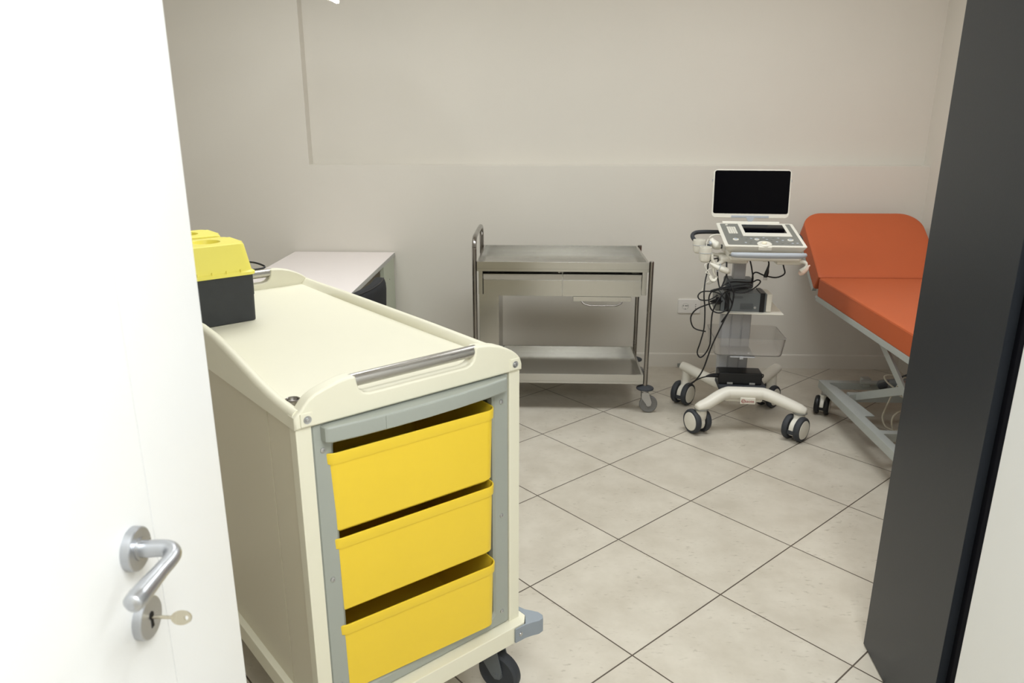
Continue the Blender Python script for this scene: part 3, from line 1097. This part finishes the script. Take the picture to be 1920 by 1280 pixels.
for s, t in ((.25, .37), (.33, .37), (.30, .27), (.35, .19), (.27, .13), (.33, .12), (.38, .08), (.55, .27), (.60, .24), (.64, .34), (.70, .33), (.60, .14), (.66, .18), (.72, .13), (.74, .24), (.79, .12), (.84, .12), (.90, .13), (.20, .37), (.52, .34), (.36, .30)):
    b = MB()
    b.lathe([(.0058, 0), (.0054, .0028), (0, .0034)], 16, Matrix.Translation(cs(s, t)))
    b.build('button', M['usgrey'] if rnd.random() < .62 else M['usbar'], con)
# underside and front grab bar
b = MB()
b.box(-.122, .206, -.165, .12, .868, .912, .012, 3)
b.box(-.155, -.02, -.10, .05, .842, .874, .012, 3)
b.box(.10, .222, -.13, .04, .846, .874, .012, 3)
b.box(.040, .058, -.12, -.10, .858, .870, .002)
b.build('console_mount', W_, us)
b = MB()
b.tube([(-.118, -.178, .903), (-.100, -.188, .902), (-.06, -.192, .902), (.05, -.194, .902), (.16, -.192, .903), (.20, -.188, .903), (.218, -.178, .904)], [.010, .0125, .0135, .0135, .0135, .0125, .010], 18, 5)
b.build('front_grab_bar', M['usbar'], us)
for k in range(3):
    b = MB()
    b.box(-.128 + k * .006, -.1255 + k * .006, -.172, -.164, .892, .902, .0004)
    b.build('vent_slit', M['black'], us)
# screen
SWd, SHt = .382, .240
scr_m = Matrix.Translation((.016, .155, 1.030)) @ Matrix.Rotation(radians(-7), 4, 'X')
b = MB()
def srr(g, y, r=.022):
    return [(x, y, z) for x, z, _ in rr(SWd - 2 * g, SHt - 2 * g, r, 0, 48, 0, SHt / 2)]
b.loft([srr(.006, .020), srr(.0, .014), srr(.0, .002), srr(.0025, 0)])
sc_ = b.build('screen', W_, us)
sc_.matrix_local = scr_m
b = MB()
def drr(g, y, r=.010):
    return [(x, y, z) for x, z, _ in rr(SWd - .013 - 2 * g, SHt - .027 - 2 * g, r, 0, 48, 0, SHt / 2 + .0085)]
b.loft([drr(0, .001), drr(0, -.0008), drr(.001, -.0012)])
b.build('display', M['screen'], sc_)
b = MB()
b.box(-.093, .093, -.002, .010, .001, .0125, .002)
b.build('hinge_cover', M['usbar'], sc_)
b = MB()
b.prism([(-.019, .004), (.021, .004), (.015, -.012), (.009, -.018), (-.007, -.018), (-.013, -.012)], -.006, -.0015, 'y', .001)
b.build('latch', M['usbar'], sc_)
for s in (-1, 1):
    b = MB()
    b.box(s * (SWd / 2 + .001) - .003, s * (SWd / 2 + .001) + .003, .004, .014, .180, .192, .001)
    b.build('side_latch', M['usbar'], sc_)
b = MB()
b.cyl((-.12, .150, 1.006), (.16, .150, 1.006), .008, seg=16)
b.build('hinge', W_, us)
# rear push handle
b = MB()
b.tube([(-.11, .08, .895), (-.20, .085, .897), (-.248, .11, .915), (-.262, .16, .932), (-.245, .205, .943), (-.20, .222, .947), (-.10, .225, .947), (.10, .225, .947), (.22, .222, .947), (.262, .20, .943), (.276, .16, .932), (.262, .11, .915), (.20, .085, .897), (.12, .08, .895)], .0105, 14, 5)
b.build('push_handle', M['drubber'], us)
# probe cups at the left
def cup(x, y, z, r, h, nm='probe_cup'):
    b = MB()
    b.lathe([(r * .55, 0), (r * .82, .006), (r * .93, .016), (r, h * .6), (r * 1.0, h - .002), (r * .97, h), (r * .90, h), (r * .88, h - .004), (r * .82, .02), (r * .4, .012)], 28, Matrix.Translation((x, y, z)))
    c = b.build(nm, M['uswhite'], us)
    b = MB()
    b.tube([(x + r * 1.01 * cos(a), y + r * 1.01 * sin(a), z + h * .62) for a in [2 * pi * k / 24 for k in range(24)]], .0012, 6, 1, closed=True)
    b.build('cup_band', M['usbar'], c)
cup(-.250, -.020, .878, .0300, .066)
cup(-.228, -.095, .848, .0300, .074)
b = MB()
b.tube([(-.13, -.02, .868), (-.18, -.03, .875), (-.21, -.05, .885)], .012, 12, 4, flat=.7)
b.tube([(-.21, -.05, .885), (-.218, -.03, .895), (-.232, -.012, .90)], .009, 10, 4)
b.tube([(-.20, -.06, .88), (-.205, -.075, .875), (-.212, -.085, .872)], .009, 10, 4)
b.build('cup_arm', W_, us)
b = MB()
b.tube([(-.125, -.05, .86), (-.15, -.10, .848), (-.178, -.115, .842), (-.195, -.118, .862), (-.198, -.118, .888)], [.014, .013, .011, .010, .008], 14, 5, flat=.7)
b.tube([(-.178, -.115, .842), (-.188, -.122, .815), (-.180, -.126, .79)], [.010, .008, .006], 12, 4, flat=.7)
b.build('probe_bracket', W_, us)
# right side hook
b = MB()
b.tube([(.17, -.11, .862), (.222, -.142, .866), (.235, -.150, .852), (.229, -.150, .836), (.212, -.150, .820)], [.012, .011, .008, .012, .016], 14, 5, flat=.8)
b.build('hook_arm', W_, us)
b = MB()
b.tube([(.250, -.152, .853), (.243, -.153, .846), (.234, -.153, .832), (.218, -.152, .819), (.205, -.151, .808)], [.004, .006, .013, .017, .010], 14, 5, flat=.8)
b.build('hook_tip', M['pink'], us)

# cables of the machine
def cab(pts, r=.0034, nm='power_cable', m=None, par=us):
    b = MB()
    b.tube(pts, r, 8, 6)
    return b.build(nm, m or M['cable'], par)


cab([(-0.120, -.03, .862), (-0.196, -0.05, 0.847), (-0.212, -0.1, 0.804), (-0.226, -0.14, 0.755), (-0.23, -0.17, 0.696), (-0.221, -0.17, 0.63), (-0.219, -0.175, 0.54), (-0.231, -0.175, 0.468), (-0.242, -0.17, 0.412), (-0.225, -0.168, 0.385), (-0.201, -0.17, 0.409), (-0.185, -0.175, 0.46), (-0.187, -0.18, 0.541), (-0.186, -0.18, 0.613), (-0.169, -0.175, 0.666), (-0.139, -0.17, 0.711), (-0.107, -0.165, 0.729)])
cab([(-.125, -.10, .850), (-0.127, -0.14, 0.798), (-0.122, -0.155, 0.777), (-0.109, -0.178, 0.751), (-0.095, -0.188, 0.715), (-0.1, -0.19, 0.654), (-0.117, -0.19, 0.614), (-0.151, -0.185, 0.523), (-0.179, -0.18, 0.44), (-0.207, -0.17, 0.326), (-0.235, -0.15, 0.261), (-0.268, -0.13, 0.222)], .0038)
cab([(-0.127, -0.14, 0.800), (-0.140, -0.155, 0.765), (-.155, -.165, .735), (-.185, -.168, .722)], .0034)
cab([(-0.165, -0.165, 0.702), (-0.203, -0.17, 0.678), (-0.245, -0.165, 0.676), (-0.257, -0.16, 0.694), (-0.239, -0.158, 0.714), (-0.197, -0.16, 0.717), (-0.155, -0.170, 0.707), (-0.120, -0.178, 0.667), (-0.118, -0.18, 0.64), (-0.14, -0.178, 0.62), (-0.164, -0.172, 0.616), (-0.191, -0.165, 0.631), (-0.204, -0.162, 0.669), (-0.201, -0.16, 0.704), (-0.181, -0.16, 0.726), (-.14, -.165, .733), (-.10, -.160, .725)])
cab([(-.130, -.10, .657), (-.15, -.135, .657), (-0.174, -0.15, 0.659), (-0.215, -0.152, 0.647), (-0.26, -0.15, 0.623), (-0.281, -0.14, 0.583), (-0.271, -0.13, 0.538), (-0.249, -0.13, 0.518), (-0.205, -0.145, 0.512)])
cab([(-0.195, -0.17, 0.725), (-0.142, -0.175, 0.742), (-0.08, -0.175, 0.754), (-0.035, -0.172, 0.759), (-0.014, -0.17, 0.756), (-0.026, -0.168, 0.744), (-0.079, -0.162, 0.736), (-0.107, -0.165, 0.729), (-0.075, -0.18, 0.719), (-0.034, -0.18, 0.723), (0.011, -0.15, 0.741), (0.038, -0.12, 0.761), (0.027, -0.1, 0.766), (-0.005, -0.1, 0.753), (-0.097, -0.14, 0.762), (-0.141, -0.16, 0.748), (-0.166, -0.17, 0.728)])
cab([(-.20, -.165, .722), (-.15, -.178, .735), (-.09, -.182, .744), (-.045, -.18, .748), (-.03, -.176, .740), (-.08, -.172, .730), (-.125, -.172, .722), (-.115, -.182, .70), (-.098, -.182, .665), (-.105, -.180, .63), (-.122, -.178, .60), (-.14, -.178, .57)], .0034)
cab([(-.152, -.02, .866), (-.163, -.08, .83), (-.166, -.12, .79), (-.160, -.15, .745), (-.15, -.165, .728)])
cab([(-0.018, -0.08, 0.875), (-.006, -.08, .84), (0.002, -0.08, 0.809), (0.009, -0.085, 0.770), (.004, -.09, .745)], .0036)
c9 = cab([(0.005, -0.09, 0.750), (0.004, -0.1, 0.791), (0.019, -0.104, 0.804), (0.058, -0.11, 0.790), (0.113, -0.105, 0.781), (0.151, -0.1, 0.799), (.146, -.095, .83), (0.134, -0.09, 0.868)], .0036)
b = MB()
b.tube([(0.066, -0.105, 0.872), (0.068, -0.125, 0.85), (0.064, -0.13, 0.828), (0.062, -0.13, 0.812), (0.058, -0.13, 0.792), (.0575, -.13, .786)], [.0036, .0036, .006, .0095, .0105, .009], 14, 4, flat=.75)
plug = b.build('mains_plug', M['cable'], us)
for dx in (-.007, 0, .007):
    b = MB()
    b.cyl((.0573 + dx, -.13, .788), (.0563 + dx, -.13, .772), .0021, seg=10)
    b.build('plug_pin', M['zinc'], plug)

# probe and its white cable (held in the bracket)
pr = thing('ultrasound_probe', 'white ultrasound probe lying in the left holder above the grey box', 'ultrasound probe', us.matrix_basis @ Vector((-.15, -.14, .80)), radians(-4))
b = MB()
b.tube([(-.052, .026, .046), (-.030, .004, .035), (-.012, -.002, .028), (.008, -.002, .021), (.026, -.002, .015), (.038, -.002, .011)], [.007, .012, .0165, .0185, .0180, .010], 18, 6, flat=.8)
b.build('probe_body', W_, pr)
b = MB()
b.tube([(-.016 + .019 * cos(a) * .35, -.002 + .016 * sin(a), .030 + .019 * cos(a)) for a in [2 * pi * k / 20 for k in range(20)]], .0016, 6, 1, closed=True)
b.build('probe_ring', M['usbar'], pr)
wpts = [[(-0.060, .03, .05), (-0.08, 0.02, 0.035), (-0.06, 0.015, 0.003), (-0.045, 0.012, -0.027), (-0.073, 0.01, -0.054), (-0.08, 0.01, -0.072), (-0.089, 0.005, -0.099)],
        [(-0.05, 0.02, 0.038), (-0.03, 0.012, -0.005), (-0.017, 0.01, -0.018), (-0.028, 0.012, -0.029), (-0.055, 0.015, -0.005), (-0.073, 0.016, 0.003), (-0.045, 0.018, 0.021), (-0.032, 0.015, -0.035), (-0.06, 0.014, -0.054), (-0.075, 0.016, -0.028)]]
b = MB()
for p in wpts:
    b.tube(p, .0024, 8, 6)
b.build('probe_cable', M['wcable'], pr)
b = MB()
b.tube([(-.052, .01, -.012), (-.044, .004, -.030), (-.030, .0, -.032), (-.022, .002, -.018)], [.010, .012, .010, .006], 12, 5, flat=.7)
b.build('cable_clip', M['wcable'], pr)
pr2 = thing('ultrasound_probe', 'white ultrasound probe with grey oval button hung beside the console', 'ultrasound probe', us.matrix_basis @ Vector((-.175, -.03, .93)), radians(-4))
b = MB()
b.tube([(-.022, .0, .022), (-.012, -.002, .004), (.004, -.004, -.010), (.024, -.002, -.020)], [.014, .024, .028, .016], 20, 6, flat=.75)
b.build('probe_body', W_, pr2)
b = MB()
b.tube([(-.030, -.020, .012), (-.026, -.026, .002), (-.024, -.026, -.006)], [.004, .008, .004], 14, 5)
b.build('probe_button', M['usbar'], pr2)
b = MB()
b.tube([(-.030, -.006, .028), (-.020, -.004, .036), (.002, .0, .042), (.020, .006, .040), (.030, .01, .03)], .0034, 8, 6)
b.tube([(-.034, -.006, .020), (-.042, -.010, .0), (-.040, -.016, -.030), (-.030, -.02, -.06), (-.022, -.04, -.075)], .003, 8, 6)
b.build('probe_cable', M['wcable'], pr2)

# grey isolation box on the shelf
tr = thing('isolation_transformer', 'grey perforated metal power box strapped on the ultrasound stand shelf', 'power box', us.matrix_basis @ Vector((-.012, -.02, .6062)), radians(-4))
b = MB()
b.box(-.125, .092, -.082, .035, 0, .092, .003)
b.build('metal_case', M['greymetal'], tr)
b = MB()
b.box(.092, .118, -.082, .035, .001, .090, .004)
b.build('end_cap', W_, tr)
b = MB()
b.box(-.150, -.125, -.078, .032, .001, .088, .006)
b.build('socket_end', M['usgrey'], tr)
for x in (-.095, .072):
    b = MB()
    b.box(x - .011, x + .011, -.0850, .038, .0905, .0955, .001)
    b.box(x - .011, x + .011, -.0860, -.0815, .0, .0950, .001)
    b.build('strap', M['black'], tr)
b = MB()
for i in range(11):
    for j in range(9):
        b.lathe([(.0013, 0), (.0013, .0004), (0, .0004)], 8, Matrix.Translation((-.030 + i * .0056 + (.0028 if j % 2 else 0), -.0822, .012 + j * .0036)) @ RX90)
for i in range(9):
    for j in range(3):
        b.lathe([(.0013, 0), (.0013, .0004), (0, .0004)], 8, Matrix.Translation((-.070 + i * .0056 + (.0028 if j % 2 else 0), -.0822, .068 + j * .0040)) @ RX90)
b.build('vent_holes', M['hole'], tr)
b = MB()
b.lathe([(.0065, 0), (.0055, .0018), (.0018, .0024), (0, .0014)], 16, Matrix.Translation((.040, -.082, .022)) @ RX90)
b.build('case_screw', M['zinc'], tr)
b = MB()
b.box(-.150, -.128, -.0865, -.077, .034, .070, .003)
b.tube([(-.150, -.082, .052), (-.165, -.09, .051), (-.178, -.10, .051)], [.009, .007, .0045], 10, 4)
b.build('inlet_plug', M['cable'], tr)

# black adapter on the base
ad = thing('power_adapter', 'black brick power adapter lying on the ultrasound stand base', 'power adapter', us.matrix_basis @ Vector((-.008, -.045, .2225)), radians(-4))
b = MB()
b.box(-.108, .108, -.048, .048, 0, .062, .007, 3)
b.build('adapter_case', M['black'], ad)
b = MB()
b.tube([(-.100, -.02, .036), (-.128, -.022, .037), (-.150, -.028, .036), (-.168, -.035, .034)], [.012, .0105, .008, .0042], 14, 4)
b.build('adapter_plug', M['cable'], ad)
b = MB()
b.tube([(-0.160, -0.033, 0.0345), (-0.190, -0.045, 0.030), (-0.215, -0.055, 0.0215), (-0.246, -0.065, 0.0045)], .0034, 8, 6)
b.build('adapter_cable', M['cable'], ad)
b = MB()
b.tube([(.104, .0, .04), (.118, -.01, .046), (.116, -.02, .036), (.108, -.02, .03)], .003, 8, 5)
b.build('cable_loop', M['cable'], ad)
for x in (-.05, .06):
    b = MB()
    b.box(x - .014, x + .014, -.0500, -.044, .001, .012, .001)
    b.build('adapter_clip', M['zinc'], ad)

# ------------------------------------------------------------------ orange examination couch
CX, CY = 1.83, 3.35
co = thing('examination_couch', 'orange padded examination couch with raised head end by the right wall', 'examination couch', (CX, CY, 0))


def K3(x, y, z):
    return (x - CX, y - CY, z)


def kb(bb, x0, x1, y0, y1, z0, z1, bev=.002, seg=2):
    return bb.box(x0 - CX, x1 - CX, y0 - CY, y1 - CY, z0, z1, bev, seg)


b = MB()
X0, X1 = 1.497, 2.165
Y0, Y1, ZB, ZT = 2.52, 4.034, .592, .692
n = 56
cx_, cy_, wx, wy = (X0 + X1) / 2 - CX, (Y0 + Y1) / 2 - CY, X1 - X0, Y1 - Y0
b.loft([rr(wx - .006, wy - .002, .012, ZB, n, cx_, cy_), rr(wx, wy, .012, ZB + .006, n, cx_, cy_), rr(wx, wy, .012, ZT - .010, n, cx_, cy_), rr(wx - .003, wy - .002, .012, ZT - .004, n, cx_, cy_), rr(wx - .010, wy - .004, .012, ZT - .001, n, cx_, cy_), rr(wx - .04, wy - .03, .012, ZT + .002, n, cx_, cy_), rr(wx - .2, wy - .2, .012, ZT + .003, n, cx_, cy_)])
seat = b.build('seat_mattress', M['orange'], co, sharp=30)
b = MB()
b.tube([K3(X0 + .0015, Y0 + .02, ZT - .009), K3(X0 + .0015, Y1 - .012, ZT - .009)], .0022, 8, 1)
b.build('seam_piping', M['orange'], seat)
# head section, hinged at the fold
ha = radians(37)
hm = Matrix.Translation(K3((X0 + X1) / 2, 4.036, .693)) @ Matrix.Rotation(ha, 4, 'X')
LB = .495
def bk(g, z, r1=.012, r2=.115):
    """outline: square corners at the fold, round ones at the head"""
    out = []
    w2 = wx / 2 - g
    q = 14
    for (sx, sy, r) in ((1, 1, r2), (-1, 1, r2), (-1, 0, r1), (1, 0, r1)):
        cxx = sx * (w2 - r)
        cyy = (LB - g - r) if sy else (g + r)
        a0 = {(1, 1): 0, (-1, 1): pi / 2, (-1, 0): pi, (1, 0): 1.5 * pi}[(sx, sy)]
        for k in range(q):
            a = a0 + pi / 2 * k / (q - 1)
            out.append((cxx + r * cos(a), cyy + r * sin(a), z))
    return out
b = MB()
b.loft([bk(.003, -.098), bk(0, -.092), bk(0, -.010), bk(.0015, -.004), bk(.005, -.001), bk(.02, .002), bk(.10, .003, .012, .08)])
hb = b.build('head_mattress', M['orange'], co, sharp=30)
hb.matrix_local = hm
b = MB()
for s in (-1, 1):
    b.box(s * (wx / 2 - .012) - .012, s * (wx / 2 - .012) + .012, .01, LB - .10, -.125, -.0985, .002)
b.box(-wx / 2, wx / 2, LB - .13, LB - .10, -.125, -.0985, .002)
hf = b.build('head_frame', M['couchmetal'], co)
hf.matrix_local = hm
# seat frame
b = MB()
for x in (X0, X1 - .026):
    kb(b, x, x + .026, Y0 + .01, 4.050, .562, .5915, .002)
for y in (Y0 + .01, 3.1, 3.6, 4.0):
    kb(b, X0 + .026, X1 - .026, y, y + .028, .562, .5905, .002)
sf = b.build('seat_frame', M['couchmetal'], co)
b = MB()
b.cyl(K3(X0 - .002, 4.047, .580), K3(X1 + .002, 4.047, .580), .008, seg=16)
b.build('hinge_rod', M['zinc'], sf)
# base frame: side channels, cross bars
b = MB()
for x, s in ((1.497, 1), (2.165, -1)):
    kb(b, min(x, x + s * .040), max(x, x + s * .040), 2.45, 3.862, .130, .172, .0015)
kb(b, 1.535, 2.127, 3.822, 3.862, .132, .171, .0015)
kb(b, 1.535, 2.127, 2.45, 2.49, .132, .171, .0015)
kb(b, 1.535, 2.127, 3.155, 3.195, .132, .171, .0015)
b.build('base_frame', M['couchmetal'], co)
for s, x in ((1, 1.537), (-1, 2.125)):
    b = MB()
    pl = [(x, 3.36), (x, 3.80), (x + s * .016, 3.76), (x + s * .048, 3.365)]
    b.prism([(a - CX, c - CY) for a, c in (pl if s > 0 else pl[::-1])], .166, .171, 'z', .001)
    b.build('gusset_plate', M['couchmetal'], co)
b = MB()
kb(b, 1.575, 2.087, 3.645, 3.680, .130, .172, .0015)
b.build('cross_bar', M['couchmetal'], co)
# scissor arms
for x in (1.600, 2.048):
    b = MB()
    for a, c in (((3.53, .565), (2.74, .155)), ((2.74, .565), (3.66, .155))):
        dx = Vector((c[0] - a[0], c[1] - a[1]))
        nn = Vector((-dx.y, dx.x)).normalized() * .019
        xx = x if a[0] > 3 else x + (.016 if x < 1.8 else -.016)
        b.prism([(a[0] + nn.x - CY, a[1] + nn.y), (a[0] - nn.x - CY, a[1] - nn.y), (c[0] - nn.x - CY, c[1] - nn.y), (c[0] + nn.x - CY, c[1] + nn.y)], xx - .006 - CX, xx + .006 - CX, 'x', .001)
    b.build('scissor_arm', M['couchmetal'], co)
b = MB()
b.cyl(K3(1.600, 3.20, .395), K3(2.048, 3.20, .395), .012, seg=16)
b.build('pivot_rod', M['zinc'], co)
# actuator
b = MB()
b.cyl(K3(1.79, 3.78, .178), K3(1.79, 3.30, .37), .026, seg=22, bev=.004)
b.cyl(K3(1.79, 3.30, .37), K3(1.79, 2.95, .51), .013, seg=18)
kb(b, 1.75, 1.80, 3.05, 3.30, .44, .53, .01)
b.build('lift_actuator', M['greymetal'], co)
b = MB()
kb(b, 1.700, 1.745, 3.795, 3.835, .155, .205, .006)
b.cyl(K3(1.69, 3.80, .185), K3(1.80, 3.78, .185), .012, seg=16)
b.build('actuator_clevis', M['couchmetal'], co)
b = MB()
b.tube([K3(1.76, 3.72, .19), K3(1.80, 3.60, .27), K3(1.84, 3.48, .36)], .017, 14, 4)
b.build('gas_spring', M['drubber'], co)
b = MB()
b.tube([K3(1.80, 3.40, .42), K3(1.776, 3.46, .345), K3(1.812, 3.60, .283), K3(1.762, 3.6, .295), K3(1.715, 3.6, .288), K3(1.735, 3.58, .253), K3(1.79, 3.54, .225), K3(1.80, 3.5, .27), K3(1.767, 3.5, .318), K3(1.738, 3.5, .276), K3(1.717, 3.5, .227), K3(1.692, 3.5, .141), K3(1.689, 3.5, .104), K3(1.700, 3.48, .07), K3(1.73, 3.46, .06), K3(1.775, 3.45, .07), K3(1.80, 3.43, .12), K3(1.77, 3.42, .20)], .0042, 10, 6)
b.tube([K3(1.78, 3.42, .27), K3(1.735, 3.43, .262), K3(1.715, 3.44, .255), K3(1.745, 3.42, .238), K3(1.79, 3.40, .22)], .0042, 10, 6)
b.tube([K3(1.78, 3.40, .20), K3(1.718, 3.4, .182), K3(1.689, 3.4, .152), K3(1.69, 3.4, .11), K3(1.719, 3.4, .062), K3(1.78, 3.38, .03)], .0042, 10, 6)
b.build('coiled_cable', M['bcable'], co)
b = MB()
b.tube([K3(1.655 + .018 * cos(a), 3.44, .535 + .018 * sin(a)) for a in [2 * pi * k / 20 for k in range(20)]], .0038, 8, 1, closed=True)
b.build('cable_clip', M['bcable'], co)
for x, y, r_ in ((1.520, 3.825, -28), (2.142, 3.825, -10), (1.520, 2.50, 15), (2.142, 2.50, 5)):
    c = twin_caster(co, K3(x, y, 0), radians(180 + r_), .050, .074, M['uswhite'], M['uswhite'], M['black'], brake=True)
    b = MB()
    b.cyl((0, 0, .085), (0, 0, .132), .014, seg=16)
    b.build('caster_stem', M['zinc'], c)
